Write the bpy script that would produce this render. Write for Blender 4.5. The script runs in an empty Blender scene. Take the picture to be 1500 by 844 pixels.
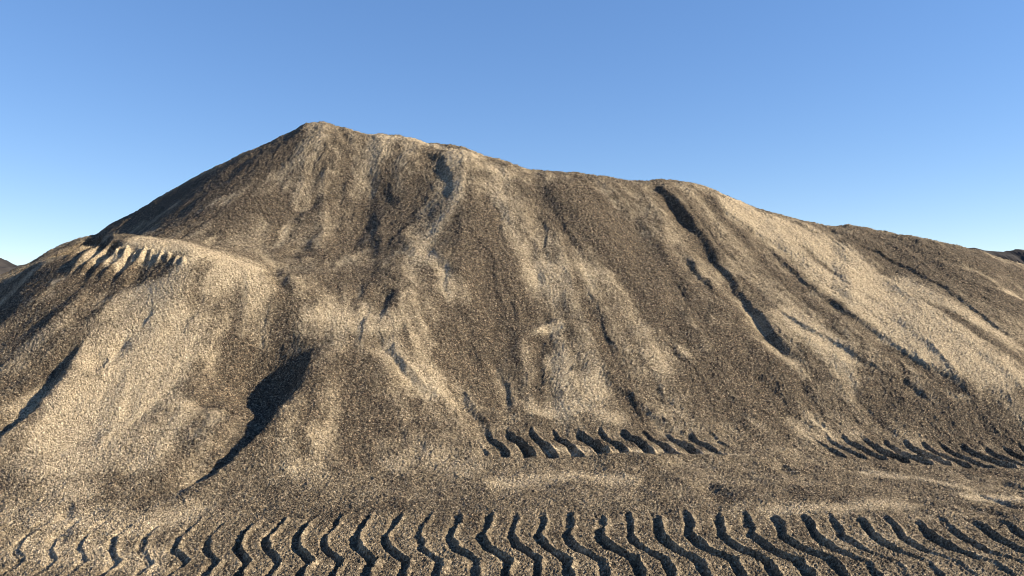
import bpy, math
import numpy as np

# ------------------------------------------------------------------ camera model
F = 1083.0            # focal length in pixels of a 1500 px wide frame (26 mm lens)
CX, HY = 750.0, 440.0  # column of the view axis, row of the horizon
EYE = 1.6
rng = np.random.default_rng(7)


def smooth(a, b, x):
    t = np.clip((x - a) / (b - a), 0, 1)
    return t * t * (3 - 2 * t)


# ------------------------------------------------------------------ noise
def _hash(ix, iy, seed):
    n = (ix.astype(np.int64) * 374761393 + iy.astype(np.int64) * 668265263 + seed * 974711) & 0xFFFFFFFF
    n = ((n ^ (n >> 13)) * 1274126177) & 0xFFFFFFFF
    n = n ^ (n >> 16)
    return (n & 0xFFFFFF).astype(np.float32) / np.float32(0xFFFFFF)


def perlin(x, y, seed=0):
    ix = np.floor(x); iy = np.floor(y)
    fx = (x - ix).astype(np.float32); fy = (y - iy).astype(np.float32)
    ix = ix.astype(np.int64); iy = iy.astype(np.int64)
    u = fx * fx * fx * (fx * (fx * 6 - 15) + 10); v = fy * fy * fy * (fy * (fy * 6 - 15) + 10)

    def g(dx, dy):
        a = _hash(ix + dx, iy + dy, seed) * np.float32(2 * math.pi)
        return np.cos(a) * (fx - dx) + np.sin(a) * (fy - dy)
    n0 = g(0, 0) * (1 - u) + g(1, 0) * u
    n1 = g(0, 1) * (1 - u) + g(1, 1) * u
    return (n0 * (1 - v) + n1 * v) * 1.5


def fbm(x, y, octaves=4, seed=0, gain=0.5):
    a = 1.0; s = 0.0; f = 1.0
    for o in range(octaves):
        s = s + a * perlin(x * f, y * f, seed + o * 17)
        a *= gain; f *= 2.03
    return s


def grains(x, y, seed):
    """bumps of packed stones: 1 at the middle of a stone, 0 in the gaps"""
    ix = np.floor(x).astype(np.int64); iy = np.floor(y).astype(np.int64)
    best = np.full(x.shape, 9.0, np.float32)
    for dx in (-1, 0, 1):
        for dy in (-1, 0, 1):
            jx = ix + dx; jy = iy + dy
            px = jx + 0.1 + 0.8 * _hash(jx, jy, seed); py = jy + 0.1 + 0.8 * _hash(jx, jy, seed + 5)
            k = 0.75 + 0.6 * _hash(jx, jy, seed + 9)
            d = ((x - px) ** 2 + (y - py) ** 2) * k * k
            best = np.minimum(best, d)
    return np.clip(1 - best * 1.6, 0, 1)


# ------------------------------------------------------------------ the large shape of the mound
def W(px, py, d):
    return ((px - CX) / F * d, d, EYE + (HY - py) / F * d)


ctrl = []
for X in range(-12, 17, 4):
    ctrl.append((X, 1.0, -0.02)); ctrl.append((X, 2.8, 0.0))
P = [
    # edge of the picture and the lower tyre track
    (-400, 844, 4.3), (-100, 844, 4.3), (200, 844, 4.3), (500, 844, 4.3), (800, 844, 4.3), (1100, 844, 4.3), (1400, 844, 4.3), (1800, 844, 4.3),
    (-250, 770, 4.95), (0, 768, 4.9), (150, 766, 4.92), (300, 766, 4.95), (500, 766, 4.95), (750, 764, 4.95), (1000, 764, 4.95), (1250, 768, 4.95), (1500, 772, 4.97), (1800, 776, 5.0),
    # bank between the tracks
    (50, 705, 5.35), (250, 702, 5.45), (500, 700, 5.6), (750, 705, 5.65), (1000, 708, 5.65), (1200, 712, 5.7), (1400, 716, 5.85), (1600, 720, 5.95), (1850, 722, 6.1),
    # upper tyre track and foot of the face
    (560, 665, 6.0), (700, 667, 6.1), (850, 667, 6.2), (1000, 667, 6.3), (1150, 669, 6.5), (1300, 674, 6.7), (1480, 676, 6.85), (1700, 680, 7.0),
    (720, 625, 6.65), (850, 625, 6.7), (1000, 630, 6.8), (1150, 640, 6.95), (1300, 642, 7.15), (1480, 640, 7.3), (1700, 645, 7.6),
    # left heap
    (150, 640, 5.95), (30, 640, 5.85), (-150, 660, 5.6), (200, 560, 6.65), (60, 560, 6.45), (200, 480, 7.25), (90, 460, 7.35), (200, 410, 7.85),
    (0, 480, 7.4), (0, 445, 8.2), (-120, 520, 7.2), (-120, 450, 9.2), (0, 412, 8.9), (70, 372, 8.6), (-60, 590, 6.4), (140, 350, 8.4), (200, 360, 8.2), (265, 381, 8.0), (330, 400, 7.9), (400, 415, 8.0),
    (300, 358, 9.3), (220, 352, 9.6), (350, 372, 9.0), (410, 398, 8.7),
    (350, 620, 6.15), (300, 540, 6.75), (380, 480, 7.45), (320, 450, 7.6),
    # middle
    (470, 620, 6.3), (600, 610, 6.55), (470, 540, 6.95), (600, 530, 7.2), (500, 450, 7.9), (600, 445, 8.1), (440, 395, 8.85), (560, 385, 9.0),
    (700, 540, 7.5), (720, 450, 8.35), (720, 350, 9.7), (850, 540, 7.55), (850, 450, 8.5), (850, 350, 9.9), (620, 290, 10.9), (480, 290, 11.0), (390, 258, 11.4), (345, 305, 10.5), (262, 340, 9.9), (150, 362, 11.2), (60, 385, 11.4), (390, 345, 10.0),
    # right
    (1000, 540, 7.75), (1000, 440, 8.9), (1000, 350, 10.4), (1150, 540, 7.95), (1150, 440, 9.3), (1150, 370, 10.7), (1300, 540, 8.1), (1300, 450, 9.4), (1300, 390, 10.8),
    (1500, 560, 8.0), (1500, 470, 9.6), (1500, 420, 11.0), (1750, 560, 8.4), (1750, 480, 10.2),
    # crest
    (1750, 440, 12.6), (1500, 390, 12.5), (1300, 341, 12.4), (1150, 318, 12.3), (1000, 267, 12.3), (850, 257, 12.0), (730, 234, 12.1), (600, 204, 12.6),
    (470, 182, 13.1), (390, 212, 13.2), (300, 255, 13.3), (200, 308, 13.3), (130, 345, 13.2),
]
for p in P:
    ctrl.append(W(*p))
for (px, py, d) in P[-13:]:
    x, y, z = W(px, py, d)
    ctrl.append((x, y + 2.4, z - 1.35)); ctrl.append((x, y + 6.5, max(z - 3.2, -0.1)))
for p in [(-8.2, 9.0, 1.0), (-10.2, 9.0, 0.2), (-9.2, 11.0, 1.4), (-10.5, 11, 0.1), (-9.4, 14, 0.4), (-12, 6, -0.05), (-12, 14, -0.05), (-12, 24, -0.1), (-4, 25, -0.1), (6, 26, -0.1), (16, 26, -0.1),
          (16, 14, 0.9), (16, 10, 0.2), (16, 6.5, 0.05), (-8, 6.6, 0.25), (-9, 5, 0.0)]:
    ctrl.append(p)
C = np.array(ctrl, float)


def tps_fit(C, lam=0.004):
    n = len(C); A = np.zeros((n + 3, n + 3))
    r2 = ((C[:, None, :2] - C[None, :, :2]) ** 2).sum(-1)
    A[:n, :n] = 0.5 * r2 * np.log(r2 + 1e-9) + lam * np.eye(n)
    A[:n, n] = 1; A[:n, n + 1:] = C[:, :2]; A[n, :n] = 1; A[n + 1:, :n] = C[:, :2].T
    b = np.zeros(n + 3); b[:n] = C[:, 2]
    return np.linalg.solve(A, b)


wts = tps_fit(C)
GX0, GX1, GY0, GY1, GS = -13.0, 17.0, 1.0, 27.0, 0.04
gx = np.arange(GX0, GX1, GS); gy = np.arange(GY0, GY1, GS)
GXX, GYY = np.meshgrid(gx, gy)
H = np.zeros_like(GXX)
for j in range(0, len(gy), 20):
    xx = GXX[j:j + 20].ravel(); yy = GYY[j:j + 20].ravel()
    s = wts[-3] + wts[-2] * xx + wts[-1] * yy
    r2 = (xx[:, None] - C[None, :, 0]) ** 2 + (yy[:, None] - C[None, :, 1]) ** 2
    s = s + (0.5 * r2 * np.log(r2 + 1e-9)) @ wts[:len(C)]
    H[j:j + 20] = s.reshape(-1, len(gx))
edge = np.minimum(np.minimum(GXX - GX0, GX1 - GXX), GY1 - GYY)
H = np.where(H < 0.0, H * 0.2, H)


def blur(A, n):
    for _ in range(n):
        A = (A + np.roll(A, 1, 0) + np.roll(A, -1, 0)) / 3
        A = (A + np.roll(A, 1, 1) + np.roll(A, -1, 1)) / 3
    return A


H = np.pad(H, 12, mode='edge'); H = blur(H, 5)[12:-12, 12:-12]


def samp(G, x, y):
    fx = np.clip((x - GX0) / GS, 0, len(gx) - 1.001); fy = np.clip((y - GY0) / GS, 0, len(gy) - 1.001)
    ix = fx.astype(np.int32); iy = fy.astype(np.int32); fx = fx - ix; fy = fy - iy
    a = G[iy, ix] * (1 - fx) + G[iy, ix + 1] * fx
    b = G[iy + 1, ix] * (1 - fx) + G[iy + 1, ix + 1] * fx
    return a * (1 - fy) + b * fy


# crest line of the mound against the sky
SIL = np.array([(-400, 520), (-150, 470), (0, 406), (43, 386), (71, 369), (117, 349), (142, 345), (160, 330), (199, 310), (300, 253), (400, 206), (446, 184), (473, 179.5), (492, 184), (510, 189), (530, 196), (542, 198), (556, 196),
                (592, 201), (627, 210), (650, 212), (677, 215), (695, 221), (709, 227), (745, 237), (784, 251), (837, 254), (872, 258), (897, 261), (933, 267), (950, 265), (973, 263), (1012, 269), (1052, 283), (1113, 307), (1174, 324),
                (1218, 333), (1244, 332), (1288, 340), (1345, 348), (1411, 363), (1464, 377), (1500, 389), (1600, 412), (1800, 440), (1950, 450)], float)
for it in range(4):
    cols = np.arange(-300, 1850, 6.0); ds = np.arange(4.0, 17, 0.03)
    xx = (cols[:, None] - CX) / F * ds[None]; yy = np.broadcast_to(ds[None], xx.shape)
    pr = (samp(H, xx, yy) - EYE) / ds[None] * F
    k = pr.argmax(1); top = HY - pr.max(1)
    want = np.interp(cols, SIL[:, 0], SIL[:, 1])
    dsil = ds[k]
    dsil_s = np.convolve(np.pad(dsil, 4, mode='edge'), np.ones(9) / 9, 'valid')
    err = (top - want)
    pxg = CX + F * GXX / GYY
    e = np.interp(pxg, cols, err); dc = np.interp(pxg, cols, dsil_s)
    H = H + e * dc / F * smooth(0.55, 0.92, GYY / dc) * (1 - smooth(1.15, 1.6, GYY / dc))
print('silhouette residual px', np.abs(err[50:-60]).mean())

# drop the rim of the sheet below the plain
H = H - 0.25 * (1 - smooth(0.2, 2.5, edge))
gyH, gxH = np.gradient(H, GS)
slope = np.hypot(gxH, gyH)

# downslope streaks: white noise smeared along the fall line


def streaks(cell, length, seed):
    r = np.random.default_rng(seed)
    n = blur(r.standard_normal(H.shape), cell); n /= n.std()
    Hs = blur(H, 8); gy_, gx_ = np.gradient(Hs, GS); m = np.hypot(gx_, gy_) + 0.03
    ux = gx_ / m; uy = gy_ / m
    acc = n.copy()
    for sg in (1, -1):
        x = GXX.copy(); y = GYY.copy()
        for k in range(length):
            vx = samp(ux, x, y); vy = samp(uy, x, y)
            x = x + sg * vx * 0.06; y = y + sg * vy * 0.06
            acc += samp(n, x, y) * (1 - k / length)
    acc -= blur(acc, 60) if False else acc.mean()
    return acc / acc.std()


ST1 = streaks(1, 34, 1)
ST2 = streaks(5, 45, 2)
ST3 = streaks(16, 50, 3)


# ------------------------------------------------------------------ the mesh sheet: a fan of rows seen from the path
NC = 1560
pxs = np.linspace(-420, 1920, NC)
dl = [2.2]
while dl[-1] < 26:
    d = dl[-1]
    st = 0.0015 if 4.6 < d < 11.5 else 0.0024
    if d < 3.9: st = 0.004
    if d > 13.6: st = 0.012
    dl.append(d * (1 + st))
ds = np.array(dl); NR = len(ds)
VX = ((pxs[None, :] - CX) / F * ds[:, None]).astype(np.float64)
VY = np.broadcast_to(ds[:, None], VX.shape).copy()
# sheet: keep to the grid's extent
VX = np.clip(VX, GX0 + 0.05, GX1 - 0.05)
x = VX.ravel(); y = VY.ravel()
z = samp(H, x, y)
slo = samp(slope, x, y)
pxv = CX + F * x / y
pix = y / F                                   # metres per picture pixel at this distance
sand = np.zeros_like(z)  # share of pale fines; also carries the upper-left flank's painted shade


def hit(px, py):
    d = np.arange(3.2, 18, 0.02)
    xx = (px - CX) / F * d
    hh = samp(H, xx, d); rz = EYE + (HY - py) / F * d
    i = np.nonzero(hh >= rz)[0]
    i = i[0] if len(i) else int((hh - rz).argmax())
    return xx[i], d[i]


def world(path, step=14):
    out = []
    for (a, b) in zip(path[:-1], path[1:]):
        n = max(1, int(math.hypot(b[0] - a[0], b[1] - a[1]) / step))
        for k in range(n):
            out.append((a[0] + (b[0] - a[0]) * k / n, a[1] + (b[1] - a[1]) * k / n))
    out.append(path[-1])
    return np.array([hit(*p) for p in out])


wobx = fbm(x * 3.1, y * 3.1, 3, 101); woby = fbm(x * 3.1, y * 3.1, 3, 202)
XW = x + 0.035 * wobx; YW = y + 0.035 * woby


def near(path, reach, wob=True):
    """vertices within reach of a polyline: index, signed distance (+ to the picture's right of a path that comes closer), fraction along it"""
    w = world(path) if not isinstance(path, np.ndarray) else path
    qx, qy = (XW, YW) if wob else (x, y)
    lo = w.min(0) - reach - 0.1; hi = w.max(0) + reach + 0.1
    idx = np.nonzero((qx > lo[0]) & (qx < hi[0]) & (qy > lo[1]) & (qy < hi[1]))[0]
    ax = qx[idx]; ay = qy[idx]
    best = np.full(len(idx), 1e9); sd = np.zeros(len(idx)); fr = np.zeros(len(idx))
    L = np.concatenate([[0], np.cumsum(np.hypot(*np.diff(w, axis=0).T))])
    for k in range(len(w) - 1):
        dx, dy = w[k + 1] - w[k]; ll = dx * dx + dy * dy + 1e-12
        t = np.clip(((ax - w[k, 0]) * dx + (ay - w[k, 1]) * dy) / ll, 0, 1)
        ex = ax - w[k, 0] - t * dx; ey = ay - w[k, 1] - t * dy
        d = np.hypot(ex, ey)
        m = d < best
        best[m] = d[m]
        sgn = np.sign(ex * -dy + ey * dx)
        sd[m] = (d * sgn)[m]; fr[m] = ((L[k] + t * (L[k + 1] - L[k])) / L[-1])[m]
    keep = best < reach
    return idx[keep], sd[keep], fr[keep]


def taper(fr, a=0.15, b=0.2):
    return smooth(0, a, fr) * (1 - smooth(1 - b, 1, fr)) if a > 0 else (1 - smooth(1 - b, 1, fr))


def gully(path, depth, wl, wr, a=0.3, b=0.4, rim=0.2, soft=1.0):
    """a runnel: gentle wall on the left, steep wall on the right, a low rim above the steep wall"""
    if soft:
        depth *= 0.46; wr *= 1.5; wl *= 1.4; a = max(a, 0.25); b = max(b, 0.35)
    i, sd, fr = near(path, max(wl, wr * 3.5))
    prof = np.where(sd < 0, 1 - smooth(0, wl, -sd), 1 - smooth(0, wr, sd))
    r = smooth(0, wr, sd) * (1 - smooth(wr, wr * 3.5, sd))
    var = 1 + (0.4 if soft else 0.15) * fbm(x[i] * 2.2, y[i] * 2.2, 2, 55)
    z[i] += depth * taper(fr, a, b) * var * (-prof + rim * r)


def ridge(path, height, wl, wr, a=0.2, b=0.3):
    i, sd, fr = near(path, max(wl, wr))
    prof = np.where(sd < 0, 1 - smooth(0, wl, -sd), 1 - smooth(0, wr, sd))
    z[i] += height * taper(fr, a, b) * prof


def paint(path, wpx, val, a=0.12, b=0.12):
    w = world(path)
    d = w[:, 1].mean(); s = wpx * d / F
    i, sd, fr = near(w, s * 2.2)
    sand[i] += val * np.exp(-(sd / s) ** 2) * taper(fr, a, b)


# ------------------------------------------------------------------ relief: runnels, lobes, slips
face = smooth(0.25, 0.5, slo)
z += face * (0.004 * samp(ST1, x, y) + 0.005 * samp(ST2, x, y) + 0.010 * samp(ST3, x, y))
z += 0.022 * fbm(x * 1.1, y * 1.1, 3, 31) * smooth(4.9, 6, y)

# big gully that divides the two faces
gully([(953, 268), (985, 300), (1008, 328), (1030, 358), (1050, 390), (1075, 425), (1105, 462), (1138, 502), (1174, 538), (1205, 566)], 0.058, 0.35, 0.12, 0.08, 0.25, soft=0)
gully([(968, 276), (990, 304), (1012, 330), (1030, 346)], 0.035, 0.25, 0.13, 0.3, 0.3, soft=0)
gully([(1095, 450), (1120, 482), (1145, 510), (1172, 535)], 0.035, 0.3, 0.14, 0.3, 0.3, soft=0)
gully([(992, 366), (1010, 392), (1027, 412), (1045, 436)], 0.10, 0.2, 0.07)
gully([(975, 285), (1000, 318), (1022, 335)], 0.09, 0.16, 0.09)
# runnels on the right face
gully([(1090, 335), (1140, 380), (1187, 427), (1240, 462), (1288, 493), (1345, 530), (1420, 578), (1470, 605)], 0.030, 0.25, 0.08, 0.25, 0.2, soft=0)
gully([(1128, 452), (1160, 470), (1192, 489), (1253, 526), (1300, 556), (1350, 588)], 0.024, 0.2, 0.06, 0.2, 0.3, soft=0)
gully([(1016, 287), (1060, 312), (1095, 335), (1135, 360), (1180, 395)], 0.06, 0.16, 0.08)
gully([(1232, 350), (1270, 364), (1306, 383), (1376, 418), (1464, 484), (1520, 520)], 0.022, 0.2, 0.06, 0.15, 0.2, soft=0)
gully([(1315, 555), (1340, 574), (1362, 590)], 0.10, 0.15, 0.06)
gully([(1385, 400), (1440, 425), (1500, 455)], 0.05, 0.2, 0.08)
gully([(1300, 350), (1380, 380), (1460, 410), (1540, 445)], 0.05, 0.2, 0.1)
# runnels and slips on the middle face
gully([(600, 218), (632, 230), (650, 252), (655, 285), (654, 312)], 0.085, 0.22, 0.08, 0.2, 0.3)
gully([(612, 215), (590, 222), (575, 232)], 0.05, 0.12, 0.1)
gully([(545, 255), (556, 275), (570, 299), (588, 332)], 0.05, 0.2, 0.1)
gully([(520, 225), (516, 240), (514, 250)], 0.06, 0.12, 0.08)
gully([(475, 270), (457, 295), (435, 312), (408, 330)], 0.09, 0.22, 0.12)
gully([(505, 200), (480, 235), (440, 280), (395, 315)], 0.05, 0.25, 0.1)
gully([(458, 332), (445, 355), (436, 374), (432, 388)], 0.08, 0.16, 0.12, 0.1, 0.1)
gully([(500, 195), (510, 206), (522, 212)], 0.08, 0.1, 0.08)
gully([(613, 362), (640, 385), (656, 402), (664, 430)], 0.06, 0.14, 0.09)
gully([(574, 420), (560, 440), (553, 458), (548, 478)], 0.11, 0.16, 0.09)
gully([(540, 484), (556, 504), (585, 542), (612, 566), (630, 584), (650, 606)], 0.10, 0.14, 0.07)
gully([(715, 505), (733, 560), (747, 612), (750, 632)], 0.06, 0.10, 0.05)
gully([(665, 560), (690, 605), (712, 642), (728, 660)], 0.07, 0.16, 0.06, 0.2, 0.1)
gully([(570, 640), (610, 655), (632, 668)], 0.05, 0.12, 0.06)
gully([(690, 260), (740, 330), (770, 380), (800, 440)], 0.05, 0.3, 0.12)
gully([(760, 255), (830, 320), (880, 380), (930, 440), (960, 500)], 0.06, 0.35, 0.14)
gully([(870, 262), (915, 320), (960, 370), (1000, 430), (1050, 490)], 0.07, 0.35, 0.13)
gully([(800, 295), (830, 340), (850, 372), (868, 392)], 0.05, 0.12, 0.06)
gully([(860, 530), (895, 570), (937, 602), (985, 634), (1050, 657)], 0.06, 0.25, 0.08, 0.2, 0.1)
gully([(1090, 545), (1120, 565), (1150, 575)], 0.04, 0.12, 0.06)
gully([(1170, 560), (1195, 585), (1225, 610)], 0.06, 0.2, 0.06)
# little scarp that catches the sun
ridge([(762, 494), (790, 485), (816, 476), (834, 480), (850, 492)], 0.035, 0.12, 0.12, 0.3, 0.3)
ridge([(500, 350), (580, 350), (640, 375), (670, 430)], 0.04, 0.3, 0.3)

# many small runnels and slips that follow the fall line
Hs = blur(H, 6); gY, gX = np.gradient(Hs, GS)
rr = np.random.default_rng(12)
for k in range(360):
    while True:
        px0 = rr.uniform(-250, 1750); d0 = rr.uniform(6.4, 12.4); x0 = (px0 - CX) / F * d0
        if samp(slope, np.array([x0]), np.array([d0]))[0] > 0.33: break
    n = int(rr.integers(6, 24)); pts = [(x0, d0)]
    ph = rr.uniform(0, 6); am = rr.uniform(0.0, 0.5)
    for q in range(n):
        a_, b_ = np.array([pts[-1][0]]), np.array([pts[-1][1]])
        vx, vy = -samp(gX, a_, b_)[0], -samp(gY, a_, b_)[0]; m_ = math.hypot(vx, vy) + 1e-6
        if pts[-1][1] < 6.9 and -0.9 < pts[-1][0] or pts[-1][1] < 5.7: break
        sw = am * math.sin(ph + q * 0.6)
        pts.append((pts[-1][0] + 0.07 * (vx / m_ - sw * vy / m_), pts[-1][1] + 0.07 * (vy / m_ + sw * vx / m_)))
    if len(pts) < 4: continue
    pts = np.array(pts); L_ = 0.07 * len(pts)
    dep = rr.uniform(0.003, 0.008) * (0.6 + 0.5 * L_); w1 = rr.uniform(0.05, 0.28); w2 = rr.uniform(0.025, 0.06)
    if rr.random() < 0.3: w1, w2 = w2, w1
    if rr.random() < 0.75:
        gully(pts, dep, w1, w2, 0.2, 0.4, 0.3, soft=0)
    else:
        ridge(pts, dep * 1.1, w1, w1 * 0.7, 0.5, 0.15)
    if rr.random() < 0.5:
        i_, sd_, fr_ = near(pts, 0.22)
        sand[i_] += rr.choice([-0.22, 0.2]) * np.exp(-(sd_ / rr.uniform(0.04, 0.1)) ** 2) * taper(fr_, 0.25, 0.25)

# bench on the left heap: flat pale tread with a broken front edge
lip = world([(112, 352), (150, 348), (200, 358), (240, 370), (275, 381)])
i, sd, fr = near(lip, 0.9, wob=False)
sd = sd + 0.02 * fbm(x[i] * 5, y[i] * 5, 2, 61)
down = np.where(sd > 0, 1, 0)
side = -np.sign((lip[-1] - lip[0])[0] * 0 + 1)
# fluted scarp just below the edge
front = y[i] < np.interp(x[i], lip[:, 0], lip[:, 1])
dist = np.abs(sd)
al = x[i] + 0.35 * dist
flut = np.abs(perlin(al * 4.2 + 0.3 * perlin(al * 9, dist * 2, 3), dist * 0.5, 71)) * 1.3
amp = (1 - 0.65 * smooth(0.3, 0.8, fr)) * (1 - smooth(0.85, 1.0, fr)) * smooth(0.0, 0.12, fr)
cut = smooth(0.0, 0.10, dist) * (1 - smooth(0.25, 0.9, dist))
z[i] -= np.where(front, amp * (0.36 * cut - 0.28 * cut * np.clip(1 - flut * 2.2, 0, 1) * (1 - smooth(0.3, 0.55, dist))), 0)
z[i] += np.where(~front, 0.03 * amp * (1 - smooth(0, 0.5, dist)), 0.03 * amp * (1 - smooth(0, 0.06, dist)))
# smaller flutes towards the low end of the edge
for k, u_ in enumerate(np.linspace(0, 1, 9)):
    ax_ = 178 + 95 * u_; ay_ = np.interp(ax_, [150, 200, 240, 275], [350, 359, 371, 382]) + 1
    ln = (26 - 14 * u_) * (0.8 + 0.4 * ((k * 37) % 10) / 10)
    ridge([(ax_, ay_), (ax_ - 0.30 * ln, ay_ + 0.55 * ln), (ax_ - 0.6 * ln, ay_ + ln)], (0.06 - 0.02 * u_) * (0.7 + 0.6 * ((k * 53) % 10) / 10), 0.035, 0.045, 0.1, 0.5)
    paint([(ax_ + 2, ay_), (ax_ - 0.30 * ln + 2, ay_ + 0.55 * ln), (ax_ - 0.6 * ln + 2, ay_ + ln)], 3.5, 0.32, 0.05, 0.3)
# steps where the bench meets the face
gully([(395, 388), (408, 410), (416, 432), (418, 448)], 0.10, 0.10, 0.10, 0.2, 0.1)
gully([(392, 390), (420, 391), (458, 390)], 0.05, 0.06, 0.06)

# hollow and the runnel that leaves it
i, sd, fr = near([(392, 484), (374, 530), (352, 580), (318, 640), (275, 690)], 1.5, wob=False)
prof = np.where(sd < 0, np.exp(-(sd / 0.58) ** 2), np.exp(-(sd / 0.38) ** 2))
z[i] -= 0.20 * prof * (1 + 0.25 * fbm(x[i] * 2.5, y[i] * 2.5, 3, 91)) * smooth(-0.02, 0.30, fr) * (1 - smooth(0.30, 0.80, fr))
hx_, hy_ = hit(385, 528)
z -= 0.15 * np.exp(-((x - hx_) / 0.36) ** 2 - ((y - hy_) / 0.45) ** 2)
gully([(436, 496), (430, 535), (414, 575), (392, 612), (368, 640)], 0.06, 0.40, 0.16, 0.2, 0.5, 0.35, soft=0)
gully([(410, 580), (380, 626), (345, 662), (305, 688), (258, 722), (222, 752)], 0.085, 0.30, 0.11, 0.2, 0.4, 0.3, soft=0)
gully([(368, 600), (350, 622), (318, 655), (290, 676)], 0.035, 0.12, 0.06)
gully([(385, 625), (350, 655), (310, 682)], 0.03, 0.1, 0.05)
ridge([(462, 500), (452, 550), (428, 612), (385, 664), (335, 698)], 0.07, 0.3, 0.6)
gully([(330, 640), (295, 665), (282, 690)], 0.06, 0.10, 0.06)
gully([(300, 640), (270, 680), (235, 700)], 0.04, 0.2, 0.1)
# left flank of the heap
gully([(110, 490), (85, 530), (50, 575), (0, 625), (-50, 670)], 0.12, 0.5, 0.18, 0.3, 0.1, soft=0)
gully([(225, 458), (205, 472), (198, 486)], 0.05, 0.1, 0.05)
gully([(240, 480), (190, 500), (140, 540)], 0.05, 0.2, 0.08)
gully([(160, 515), (145, 530), (122, 550)], 0.05, 0.1, 0.05)
gully([(185, 490), (172, 508), (165, 515)], 0.05, 0.08, 0.05)
gully([(175, 400), (150, 425), (115, 470), (80, 500)], 0.08, 0.25, 0.12)
gully([(130, 395), (95, 425), (50, 470), (0, 520)], 0.10, 0.3, 0.15)
gully([(95, 375), (60, 410), (10, 450)], 0.07, 0.25, 0.12)
gully([(98, 740), (99, 752), (94, 764)], 0.045, 0.06, 0.05)
gully([(95, 775), (90, 788), (98, 800)], 0.05, 0.07, 0.05)
gully([(62, 590), (30, 612), (0, 628)], 0.05, 0.15, 0.05)
# bank between the two tracks
gully([(1030, 705), (1055, 722), (1080, 742)], 0.06, 0.16, 0.08)
gully([(1140, 676), (1152, 690), (1163, 702)], 0.05, 0.08, 0.05)
gully([(1175, 688), (1190, 702), (1215, 715)], 0.03, 0.1, 0.06)
gully([(1105, 668), (1122, 676), (1140, 684)], 0.02, 0.06, 0.05)
ridge([(690, 683), (850, 676), (1000, 674), (1130, 672)], 0.035, 0.14, 0.10)
for (a, b) in [((1420, 725), (1500, 752)), ((1455, 715), (1520, 738)), ((1400, 742), (1500, 770)), ((1478, 702), (1530, 722))]:
    gully([a, ((a[0] + b[0]) / 2 + 4, (a[1] + b[1]) / 2 - 3), b], 0.035, 0.07, 0.05)
gully([(1455, 706), (1478, 712), (1510, 718)], 0.06, 0.1, 0.07)

# ------------------------------------------------------------------ tyre tracks pressed into the ground
track = np.zeros(len(z), np.int8)


def tyre(tag, near_d, width, shape_t, shape_x, pitch, phase, depth, x0, x1, trend=0.0, fade=None, groove=0.30):
    """one row of tread prints. near_d(x) is the distance of the row's near edge; shape gives how far a bar shifts sideways across the row"""
    t = y - near_d(x)
    m = np.nonzero((t > -0.03) & (t < width + 0.06) & (x > x0 - 0.15) & (x < x1 + 0.15))[0]
    tt = t[m]; xm = x[m]
    jit = 0.018 * fbm(xm * 5, y[m] * 5, 3, 311 + tag) + 0.03 * perlin(xm * 1.7, xm * 0 + 0.37, 317 + tag)
    off = np.interp(tt, shape_t, shape_x)
    uu = (xm - off + jit - phase) / pitch
    cell = np.floor(uu).astype(np.int64)
    u = uu - cell
    k = _hash(cell, cell * 0 + tag, 7)
    wd = width - (0.13 * (1 - smooth(-2.4, -0.7, xm)) if tag == 1 else 0.0)
    top = wd - 0.08 * k + 0.03 * fbm(xm * 9, tt * 9, 2, 7)
    inside = smooth(-0.02, 0.03, tt) * (1 - smooth(top - 0.05, top + 0.05, tt)) * smooth(x0 - 0.1, x0 + 0.2, xm) * (1 - smooth(x1 - 0.2, x1 + 0.1, xm))
    g = groove * (0.8 + 0.4 * k) * ((1.25 - 0.95 * np.clip(tt / width, 0, 1)) if tag > 1 else 1.0)
    inside = inside * (1 - 0.35 * smooth(0.15, 0.55, fbm(xm * 2.6, y[m] * 3.2, 3, 333 + tag)))
    if fade is not None:
        inside = inside * fade(xm, k)
    # floor | steep right wall | lip | flat pad | roll-off into the next groove
    h = -1.0 + 1.0 * smooth(g, g + 0.10, u) + 0.75 * smooth(g + 0.01, g + 0.09, u) * (1 - smooth(g + 0.10, g + 0.28, u)) - 1.0 * smooth(0.86, 1.0, u)
    rough = 1 + 0.35 * fbm(xm * 12, tt * 12, 2, 19)
    z[m] += depth * (0.8 + 0.4 * k) * rough * (1 - 0.4 * smooth(0.45 * width, width, tt)) * inside * h * (np.where(xm > 1.9, 1.25 - 0.9 * (1 - smooth(0.2, 0.45, tt)) * smooth(1.9, 2.4, xm), 1.0) if tag == 1 else 1.0)
    track[m[inside > 0.12]] = tag
    sand[m] += 0.10 * inside * smooth(g, g + 0.05, u) * (1 - smooth(g + 0.1, g + 0.3, u))


lo_d = lambda q: 4.26 + 0.0 * q
tyre(1, lo_d, 0.84, [0.0, 0.07, 0.19, 0.34, 0.49, 0.69], [0.135, 0.135, 0.142, 0.013, -0.036, 0.0], 0.195, -0.183 - 0.012, 0.030, -3.9, 4.2,
     fade=lambda q, k: np.where(q < -1.75, 0.30 + 0.35 * k, np.where(q > 2.1, 0.55 + 0.35 * k, 0.85 + 0.15 * k)), groove=0.13)
mid_d = lambda q: 6.12 + 0.10 * q
tyre(2, mid_d, 0.50, [0, 0.08, 0.18, 0.33, 0.48], [0.16, 0.157, 0.124, 0.03, 0.0], 0.206, 1.243 - 0.206 * 7 - 0.06, 0.045, -0.25, 1.95,
     fade=lambda q, k: (0.75 + 0.35 * k) * (1 - 0.6 * smooth(1.5, 2.0, q)), groove=0.25)
up_d = lambda q: 6.62 + 0.04 * (q - 3.4)
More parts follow.
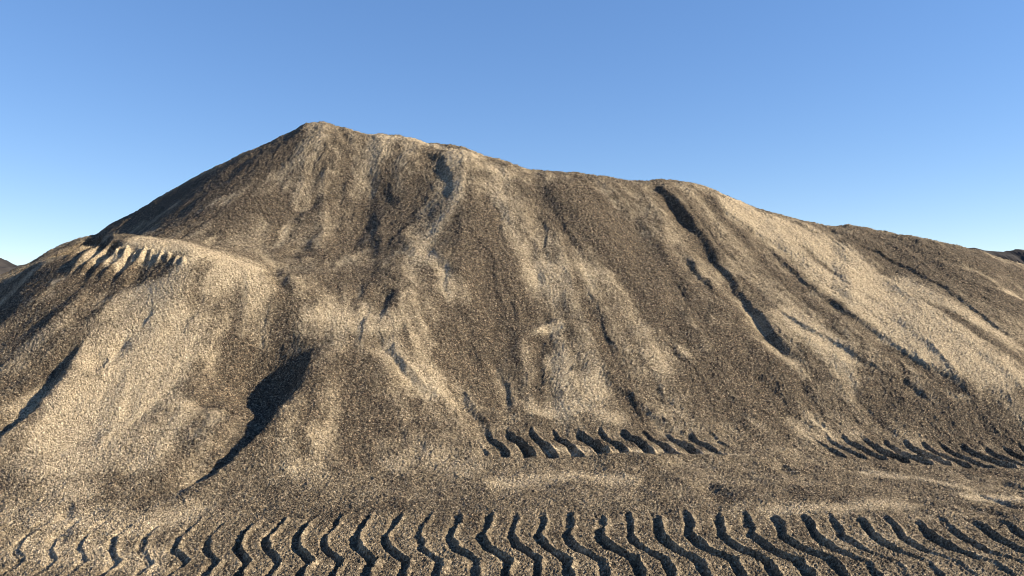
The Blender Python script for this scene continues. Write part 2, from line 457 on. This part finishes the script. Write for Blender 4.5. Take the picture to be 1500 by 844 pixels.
tyre(3, up_d, 0.50, [0, 0.05, 0.20, 0.35, 0.48], [0.16, 0.15, 0.07, 0.0, 0.0], 0.192, 4.17 - 0.192 * 9 - 0.05, 0.038, 2.75, 7.2,
     fade=lambda q, k: (0.75 + 0.35 * k) * (0.35 + 0.65 * smooth(2.7, 3.3, q)), groove=0.22)

# ------------------------------------------------------------------ pale fines, dark coarse gravel and the painted shade of the upper-left flank
pale = [
    ([(185, 351), (260, 362), (330, 374), (392, 404)], 20, 1.0), ([(300, 395), (360, 410), (400, 440)], 32, 0.45),
    ([(250, 440), (225, 500), (180, 580), (120, 660), (40, 720)], 62, 0.45), ([(30, 560), (100, 600), (60, 680)], 45, 0.3), ([(200, 420), (240, 450)], 22, 0.3),
    ([(300, 560), (250, 640), (200, 700)], 40, 0.25), ([(0, 800), (120, 815), (260, 830)], 40, 0.3), ([(130, 640), (180, 620)], 30, 0.25), ([(-60, 760), (60, 760), (200, 770), (330, 745)], 32, 0.32), ([(0, 720), (150, 725)], 26, 0.25),
    ([(450, 450), (540, 470), (600, 480)], 36, 0.3), ([(610, 365), (650, 395), (668, 450)], 14, 0.45), ([(560, 500), (600, 545), (650, 590)], 18, 0.4),
    ([(560, 690), (620, 665), (700, 700)], 30, 0.2), ([(420, 700), (480, 690)], 40, 0.2),
    ([(500, 186), (560, 199), (640, 213), (720, 236)], 6, 0.7), ([(640, 225), (700, 240), (760, 262)], 14, 0.35), ([(662, 262), (668, 300)], 10, 0.3),
    ([(700, 255), (760, 340), (790, 400), (830, 460)], 22, 0.3), ([(830, 370), (880, 440), (950, 500)], 36, 0.16), ([(770, 492), (832, 480)], 6, 0.5),
    ([(800, 520), (850, 560), (880, 590)], 34, 0.28), ([(750, 500), (800, 550)], 30, 0.12), ([(950, 480), (1000, 560)], 40, 0.15), ([(760, 600), (860, 600), (930, 620)], 20, 0.35),
    ([(1040, 285), (1110, 330), (1200, 400), (1290, 470), (1390, 540)], 22, 0.55), ([(1100, 305), (1200, 360), (1300, 430), (1400, 500), (1520, 585)], 36, 1.1),
    ([(1200, 390), (1280, 450), (1360, 510), (1460, 570)], 40, 0.45), ([(1130, 450), (1200, 500), (1260, 545)], 26, 0.4), ([(1290, 400), (1400, 450), (1510, 520)], 18, 0.4),
    ([(1400, 575), (1425, 590)], 10, 0.6), ([(1450, 420), (1500, 440)], 8, 0.5), ([(1000, 440), (1040, 480)], 12, 0.2), ([(1110, 490), (1170, 545), (1190, 565)], 12, 0.3),
    ([(1060, 290), (1110, 306)], 8, 0.4),
    ([(700, 715), (850, 700), (950, 705)], 22, 0.35), ([(1100, 755), (1200, 745), (1350, 740)], 18, 0.35), ([(1250, 690), (1350, 705), (1440, 725)], 14, 0.35), ([(1400, 730), (1520, 735)], 16, 0.6),
    ([(780, 660), (1000, 665), (1120, 672)], 8, 0.4), ([(1290, 660), (1400, 680)], 10, 0.3), ([(1180, 790), (1260, 800), (1350, 790)], 26, 0.2),
    ([(120, 360), (160, 372), (200, 380)], 10, 0.45), ([(70, 402), (85, 410)], 7, 0.4), ([(30, 440), (45, 448)], 7, 0.35),
    ([(230, 330), (300, 290), (380, 245), (440, 210)], 30, -0.4), ([(250, 325), (340, 310), (420, 290)], 20, -0.2), ([(860, 330), (930, 420), (1020, 520)], 30, -0.25), ([(1060, 500), (1130, 570), (1180, 620)], 40, -0.25),  # upper-left flank strokes: its shade put into the colour
    # coarse and dark; the long flank stroke below the crest is painted shade
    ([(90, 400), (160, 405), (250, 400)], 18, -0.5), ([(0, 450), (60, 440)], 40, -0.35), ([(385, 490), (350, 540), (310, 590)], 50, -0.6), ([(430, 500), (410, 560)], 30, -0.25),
    ([(470, 530), (540, 600), (580, 650)], 50, -0.25), ([(690, 330), (705, 420), (700, 500), (680, 580)], 34, -0.4), ([(740, 300), (770, 400)], 20, -0.1),
    ([(540, 290), (620, 310)], 40, -0.2), ([(430, 300), (380, 320)], 30, -0.25), ([(470, 365), (450, 380)], 20, -0.3), ([(480, 405), (600, 410)], 20, -0.2), ([(130, 342), (200, 318), (300, 264), (400, 216), (455, 190)], 24, -0.8),  # last stroke darkens the upper-left flank's colour in place of shade
    ([(800, 270), (900, 340), (980, 420), (1090, 520), (1200, 600)], 46, -0.42), ([(960, 275), (1010, 330), (1060, 390)], 20, -0.3), ([(1000, 530), (1080, 600), (1180, 640)], 55, -0.2),
    ([(1230, 345), (1330, 380), (1430, 420), (1540, 480)], 34, -1.0), ([(1290, 345), (1330, 356), (1450, 388), (1560, 430)], 26, -0.7), ([(1240, 580), (1340, 610), (1500, 640)], 34, -0.5), ([(1180, 430), (1140, 400)], 22, -0.3),
    ([(1290, 500), (1360, 545), (1440, 600)], 9, -0.45), ([(1400, 690), (1460, 695), (1520, 700)], 14, -0.5), ([(450, 760), (600, 745)], 26, -0.2), ([(1040, 720), (1080, 740)], 14, -0.3), ([(1150, 720), (1250, 740)], 22, -0.2),
]
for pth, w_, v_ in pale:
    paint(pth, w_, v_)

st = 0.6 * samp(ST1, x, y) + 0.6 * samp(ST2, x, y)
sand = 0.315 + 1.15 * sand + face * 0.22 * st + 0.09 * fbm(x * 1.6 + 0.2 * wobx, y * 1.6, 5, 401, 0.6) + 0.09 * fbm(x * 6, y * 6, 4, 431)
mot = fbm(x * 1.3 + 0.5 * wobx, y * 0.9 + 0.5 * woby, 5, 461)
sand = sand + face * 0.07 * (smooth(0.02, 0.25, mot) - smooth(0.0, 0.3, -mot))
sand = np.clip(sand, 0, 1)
cd_ = np.interp(pxv, cols, dsil_s)
crest_w = np.exp(-((y - cd_) / 0.7) ** 2)
z += crest_w * np.where(pxv < 445, 0.010, 0.022) * fbm(x * 4, y * 4, 4, 611)
coarse = 1 - 0.68 * smooth(0.45, 0.95, sand)     # fines lie smoother than stones

# ------------------------------------------------------------------ lumps and stones
z += coarse * 0.008 * fbm(x * 3.5, y * 3.5, 3, 501) * smooth(4.2, 6.0, y) + 0.004 * fbm(x * 3.5, y * 3.5, 3, 501)
z += coarse * (0.0032 * perlin(x * 9, y * 11, 521) + 0.0012 * perlin(x * 19, y * 25, 523))
near_w = 1 - smooth(7.0, 11.0, y)
z += coarse * near_w * 0.0095 * grains(x * 72, y * 72, 541)
z += coarse * (0.003 * grains(x * 31 + 0.3, y * 31, 547) + (1 - near_w) * 0.007 * grains(x * 40, y * 40 + 0.7, 557))
# a few stones bigger than the rest, gathered at the foot of the slopes
foot_w = 0.35 + 0.65 * np.exp(-((y - np.interp(pxv, [-400, 300, 560, 1000, 1500, 1900], [5.2, 5.6, 6.3, 6.9, 7.5, 7.8])) / 1.1) ** 2)
z += 0.010 * foot_w * coarse * grains(x * 22, y * 22, 711) ** 0.6 * smooth(0.42, 0.62, perlin(x * 22 / 1.7, y * 22 / 1.7, 713)) * (track == 0)
z += 0.0036 * rng.standard_normal(len(z)) * np.clip(pix / 0.006, 0.6, 1.6)

# ------------------------------------------------------------------ build the meshes
co = np.empty((len(z), 3), np.float32); co[:, 0] = x; co[:, 1] = y; co[:, 2] = z
grid = np.arange(NR * NC).reshape(NR, NC)
quads = np.stack([grid[:-1, :-1], grid[:-1, 1:], grid[1:, 1:], grid[1:, :-1]], -1).reshape(-1, 4)
# vertex normals of the whole sheet, shared by the pieces it is cut into
C3 = co.reshape(NR, NC, 3)
du = np.gradient(C3, axis=1); dv = np.gradient(C3, axis=0)
nrm = np.cross(du, dv).reshape(-1, 3); nrm /= np.linalg.norm(nrm, axis=1, keepdims=True) + 1e-12

FOOT = np.array([(-600, 775), (0, 772), (150, 764), (300, 742), (450, 702), (560, 668), (690, 676), (745, 628), (960, 622), (1060, 655), (1150, 655), (1230, 640), (1400, 636), (1500, 640), (2000, 650)], float)
pyv = HY - F * (z - EYE) / y
seen_foot = np.interp(pxv, FOOT[:, 0], FOOT[:, 1])
fw = np.array([hit(a, b) for a, b in zip(np.arange(-420, 1921, 15), np.interp(np.arange(-420, 1921, 15), FOOT[:, 0], FOOT[:, 1]))])
foot_d = np.interp(pxv, np.arange(-420, 1921, 15), fw[:, 1])
lab = np.where(y > foot_d, 10, 0)
lab[(track > 0) & (lab == 0)] = track[(track > 0) & (lab == 0)]
lab[(track > 1)] = track[(track > 1)]
bench_front = np.interp(x, lip[:, 0], lip[:, 1])
bw = world([(112, 352), (150, 348), (200, 358), (240, 370), (275, 381), (330, 398), (395, 410)])
bb = np.interp(x, bw[:, 0], bw[:, 1], left=99, right=99)
lab[(lab == 10) & (y > bb - 0.28 * (1 - smooth(-4.0, -3.3, x))) & (y < bb + 1.3 - 0.35 * np.abs(x + 3.9)) & (x > bw[0, 0]) & (x < bw[-1, 0])] = 11
for code_, path_, lft, rgt in ((12, [(388, 488), (374, 535), (352, 585), (320, 640), (280, 690)], 0.55, 0.34),
                               (13, [(953, 268), (985, 300), (1008, 328), (1030, 358), (1050, 390), (1075, 425), (1105, 462), (1138, 502), (1174, 538), (1205, 566)], 0.16, 0.16)):
    i_, sd_, fr_ = near(path_, 0.6)
    k_ = i_[(sd_ > -lft) & (sd_ < rgt)]
    k_ = k_[lab[k_] == 10]; lab[k_] = code_
flab = lab[quads[:, 0]]


def piece(name, code):
    q = quads[flab == code]
    used, inv = np.unique(q.ravel(), return_inverse=True)
    me = bpy.data.meshes.new(name)
    nf = len(q)
    me.vertices.add(len(used)); me.vertices.foreach_set('co', co[used].ravel())
    me.loops.add(nf * 4); me.loops.foreach_set('vertex_index', inv.astype(np.int32))
    me.polygons.add(nf); me.polygons.foreach_set('loop_start', np.arange(0, nf * 4, 4, dtype=np.int32))
    me.polygons.foreach_set('use_smooth', np.ones(nf, bool))
    me.update(calc_edges=True)
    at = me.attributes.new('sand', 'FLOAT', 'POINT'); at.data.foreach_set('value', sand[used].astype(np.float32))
    me.normals_split_custom_set_from_vertices(nrm[used].astype(np.float32))
    o = bpy.data.objects.new(name, me); bpy.context.collection.objects.link(o)
    return o


# ------------------------------------------------------------------ materials
def new_mat(name):
    m = bpy.data.materials.new(name); m.use_nodes = True
    nt = m.node_tree; b = nt.nodes['Principled BSDF']
    b.inputs['Roughness'].default_value = 0.95; b.inputs['Specular IOR Level'].default_value = 0.12
    return m, nt, b


def ramp(nt, src, stops):
    r = nt.nodes.new('ShaderNodeValToRGB'); e = r.color_ramp.elements
    while len(e) < len(stops): e.new(0.5)
    for k, (p, c) in enumerate(stops):
        e[k].position = p; e[k].color = (*c, 1)
    nt.links.new(src, r.inputs[0]); return r.outputs[0]


gm, nt, bs = new_mat('gravel')
N = nt.nodes.new; L = nt.links.new
geo = N('ShaderNodeTexCoord')
vo = N('ShaderNodeTexVoronoi'); vo.inputs['Scale'].default_value = 100; L(geo.outputs['Object'], vo.inputs['Vector'])
vo2 = N('ShaderNodeTexVoronoi'); vo2.inputs['Scale'].default_value = 58; L(geo.outputs['Object'], vo2.inputs['Vector'])
sp = N('ShaderNodeSeparateColor'); L(vo.outputs['Color'], sp.inputs[0])
sp2 = N('ShaderNodeSeparateColor'); L(vo2.outputs['Color'], sp2.inputs[0])
mixv = N('ShaderNodeMath'); mixv.operation = 'MULTIPLY_ADD'; L(sp.outputs[0], mixv.inputs[0]); mixv.inputs[1].default_value = 0.65
hv = N('ShaderNodeMath'); hv.operation = 'MULTIPLY'; L(sp2.outputs[0], hv.inputs[0]); hv.inputs[1].default_value = 0.35; L(hv.outputs[0], mixv.inputs[2])
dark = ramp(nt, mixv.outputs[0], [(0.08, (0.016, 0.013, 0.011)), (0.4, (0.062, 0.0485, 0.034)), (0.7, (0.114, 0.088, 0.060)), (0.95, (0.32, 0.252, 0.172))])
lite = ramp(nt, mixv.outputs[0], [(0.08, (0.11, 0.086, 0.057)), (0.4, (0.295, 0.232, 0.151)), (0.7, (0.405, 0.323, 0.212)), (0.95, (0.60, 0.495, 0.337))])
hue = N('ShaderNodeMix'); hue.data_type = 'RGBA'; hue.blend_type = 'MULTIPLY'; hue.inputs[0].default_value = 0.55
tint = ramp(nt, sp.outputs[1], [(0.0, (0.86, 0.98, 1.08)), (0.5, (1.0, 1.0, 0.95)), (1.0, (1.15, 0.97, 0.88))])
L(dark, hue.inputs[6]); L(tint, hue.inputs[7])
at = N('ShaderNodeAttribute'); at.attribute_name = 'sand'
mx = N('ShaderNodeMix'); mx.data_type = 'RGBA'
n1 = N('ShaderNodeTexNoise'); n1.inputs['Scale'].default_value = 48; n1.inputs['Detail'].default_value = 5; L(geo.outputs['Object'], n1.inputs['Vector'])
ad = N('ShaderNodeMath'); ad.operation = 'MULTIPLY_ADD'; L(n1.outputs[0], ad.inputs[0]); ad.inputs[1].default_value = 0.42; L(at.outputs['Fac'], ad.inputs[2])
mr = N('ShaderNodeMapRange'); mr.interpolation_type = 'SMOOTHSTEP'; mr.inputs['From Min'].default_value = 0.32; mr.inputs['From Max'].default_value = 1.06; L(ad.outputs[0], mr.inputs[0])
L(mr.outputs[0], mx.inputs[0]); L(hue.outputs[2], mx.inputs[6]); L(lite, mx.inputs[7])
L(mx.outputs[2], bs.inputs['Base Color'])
bp = N('ShaderNodeBump'); bp.inputs['Strength'].default_value = 0.8; bp.inputs['Distance'].default_value = 0.01
nb = N('ShaderNodeTexNoise'); nb.inputs['Scale'].default_value = 120; nb.inputs['Detail'].default_value = 3; L(geo.outputs['Object'], nb.inputs['Vector'])
hb = N('ShaderNodeMath'); hb.operation = 'MULTIPLY_ADD'; L(vo.outputs['Distance'], hb.inputs[0]); hb.inputs[1].default_value = -1.0; L(nb.outputs[0], hb.inputs[2])
L(hb.outputs[0], bp.inputs['Height']); L(bp.outputs[0], bs.inputs['Normal'])

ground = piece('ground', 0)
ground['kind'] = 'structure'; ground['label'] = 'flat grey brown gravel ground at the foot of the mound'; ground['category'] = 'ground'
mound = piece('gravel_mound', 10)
mound['label'] = 'huge brown gravel and sand mound with gullies rising to a peak'; mound['category'] = 'mound'
bench = piece('ledge', 11); bench.parent = mound; bench['label'] = 'flat pale sandy ledge with a crumbling fluted front edge'
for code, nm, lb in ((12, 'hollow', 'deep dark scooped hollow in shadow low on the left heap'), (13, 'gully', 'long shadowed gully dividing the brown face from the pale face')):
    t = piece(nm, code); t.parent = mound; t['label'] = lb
for code, lb in ((1, 'long row of deep zigzag tyre prints along the very front'), (2, 'short row of tyre prints half buried under the mound face'), (3, 'row of slanting tyre prints below the dark gravel slope')):
    t = piece('tyre_track', code); t.parent = ground; t['label'] = lb
for o in [ground, mound] + list(mound.children) + list(ground.children):
    o.data.materials.append(gm)

# ------------------------------------------------------------------ plain to the horizon (one ring-shaped sheet round the mound)
pm, nt2, b2 = new_mat('desert_plain')
tc = nt2.nodes.new('ShaderNodeTexCoord'); nz = nt2.nodes.new('ShaderNodeTexNoise'); nz.inputs['Scale'].default_value = 0.05; nz.inputs['Detail'].default_value = 8
nt2.links.new(tc.outputs['Object'], nz.inputs['Vector'])
nt2.links.new(ramp(nt2, nz.outputs[0], [(0.3, (0.16, 0.125, 0.09)), (0.7, (0.30, 0.235, 0.165))]), b2.inputs['Base Color'])
me = bpy.data.meshes.new('desert_plain')
R = 9000.0; zz = -0.16
me.from_pydata([(-R, -R, zz), (R, -R, zz), (R, R, zz), (-R, R, zz)], [], [(0, 1, 2, 3)])
pl = bpy.data.objects.new('desert_plain', me); bpy.context.collection.objects.link(pl); me.materials.append(pm)
pl['kind'] = 'structure'; pl['label'] = 'bare desert plain reaching away behind the mound'; pl['category'] = 'plain'

# ------------------------------------------------------------------ far mountains
mm, nt3, b3 = new_mat('mountain_rock')
tc = nt3.nodes.new('ShaderNodeTexCoord'); nz = nt3.nodes.new('ShaderNodeTexNoise'); nz.inputs['Scale'].default_value = 0.03; nz.inputs['Detail'].default_value = 9
nt3.links.new(tc.outputs['Object'], nz.inputs['Vector'])
nt3.links.new(ramp(nt3, nz.outputs[0], [(0.3, (0.022, 0.021, 0.022)), (0.7, (0.055, 0.049, 0.046))]), b3.inputs['Base Color'])


def mountain(name, crest, d, seed, depth, label, rug):
    """crest: picture points of the skyline, placed d metres away; the massif is depth metres thick"""
    cr = np.array(crest, float)
    n = 220; m = 70
    px = np.linspace(cr[0, 0], cr[-1, 0], n); top = EYE + (HY - np.interp(px, cr[:, 0], cr[:, 1])) / F * d
    X = (px - CX) / F * d
    v = np.linspace(-1, 1, m)
    XX = np.broadcast_to(X[None], (m, n)); YY = d + np.broadcast_to((v * depth)[:, None], (m, n))
    prof = 1 - np.abs(v) ** 0.9
    rid = 1 - np.abs(fbm(XX / rug, YY / rug, 5, seed))
    rid2 = rid - rid[m // 2][None]
    Z = np.maximum(top[None] * prof[:, None] + rid2 * top.max() * 0.28 * np.sin(np.abs(prof) * math.pi)[:, None], -1) - 1.0
    Z[m // 2] += fbm(X / 16, X * 0, 4, seed + 3) * 3.0
    Z[0] = Z[-1] = -3; Z[:, 0] = Z[:, -1] = -3
    V = np.stack([XX, YY, Z], -1).reshape(-1, 3)
    g = np.arange(m * n).reshape(m, n)
    q = np.stack([g[:-1, :-1], g[:-1, 1:], g[1:, 1:], g[1:, :-1]], -1).reshape(-1, 4)
    me = bpy.data.meshes.new(name); me.from_pydata(V.tolist(), [], q.tolist())
    o = bpy.data.objects.new(name, me); bpy.context.collection.objects.link(o); me.materials.append(mm)
    o['kind'] = 'structure'; o['label'] = label; o['category'] = 'mountain'


mountain('mountain', [(-420, 420), (-300, 380), (-180, 395), (-100, 360), (-30, 374), (0, 376), (12, 382), (25, 388), (36, 386), (60, 396), (120, 410), (200, 432)], 1500, 11, 380,
         'rugged grey brown rocky mountain far behind the left slope', 150)
mountain('mountain', [(1330, 436), (1385, 372), (1408, 362), (1425, 361), (1440, 365), (1470, 367), (1490, 363), (1530, 368), (1600, 352), (1720, 372), (1900, 400), (2000, 430)], 1900, 23, 420,
         'low dark slate blue mountain far behind the right slope', 170)

# ------------------------------------------------------------------ light, sky, camera
SUN_EL, SUN_AZ = 26.5, 95.0           # azimuth clockwise from the view direction (+Y)
w = bpy.data.worlds.new('World'); bpy.context.scene.world = w; w.use_nodes = True
sk = w.node_tree.nodes.new('ShaderNodeTexSky'); sk.sky_type = 'NISHITA'; sk.sun_disc = False
sk.sun_elevation = math.radians(SUN_EL); sk.sun_rotation = math.radians(SUN_AZ)
sk.air_density = 1.0; sk.dust_density = 0.0; sk.ozone_density = 3.5; sk.altitude = 1500
bg = w.node_tree.nodes['Background']; bg.inputs[1].default_value = 0.145
gma = w.node_tree.nodes.new('ShaderNodeGamma'); gma.inputs[1].default_value = 0.62
hsv = w.node_tree.nodes.new('ShaderNodeHueSaturation'); hsv.inputs['Saturation'].default_value = 1.42; hsv.inputs['Hue'].default_value = 0.512
w.node_tree.links.new(sk.outputs[0], gma.inputs[0]); w.node_tree.links.new(gma.outputs[0], hsv.inputs['Color']); w.node_tree.links.new(hsv.outputs[0], bg.inputs[0])
ld = bpy.data.lights.new('sun', 'SUN'); ld.energy = 5.0; ld.angle = math.radians(0.5); ld.color = (1.0, 0.88, 0.69)
so = bpy.data.objects.new('sun', ld); bpy.context.collection.objects.link(so)
el, az = math.radians(SUN_EL), math.radians(SUN_AZ)
from mathutils import Vector
sv = Vector((math.sin(az) * math.cos(el), math.cos(az) * math.cos(el), math.sin(el)))
so.rotation_euler = sv.to_track_quat('Z', 'Y').to_euler(); so.location = (20, -5, 20)

cd = bpy.data.cameras.new('camera'); cam = bpy.data.objects.new('camera', cd); bpy.context.collection.objects.link(cam)
cd.sensor_width = 36; cd.lens = 36 * F / 1500; cd.shift_y = (HY - 422) / 1500
cd.clip_start = 0.1; cd.clip_end = 30000
cam.location = (0, 0, EYE); cam.rotation_euler = (math.radians(90), 0, 0)
sc = bpy.context.scene; sc.camera = cam
sc.view_settings.view_transform = 'Standard'; sc.view_settings.look = 'None'; sc.view_settings.gamma = 1
sc.cycles.filter_width = 1.0
sc.view_settings.exposure = 1.17
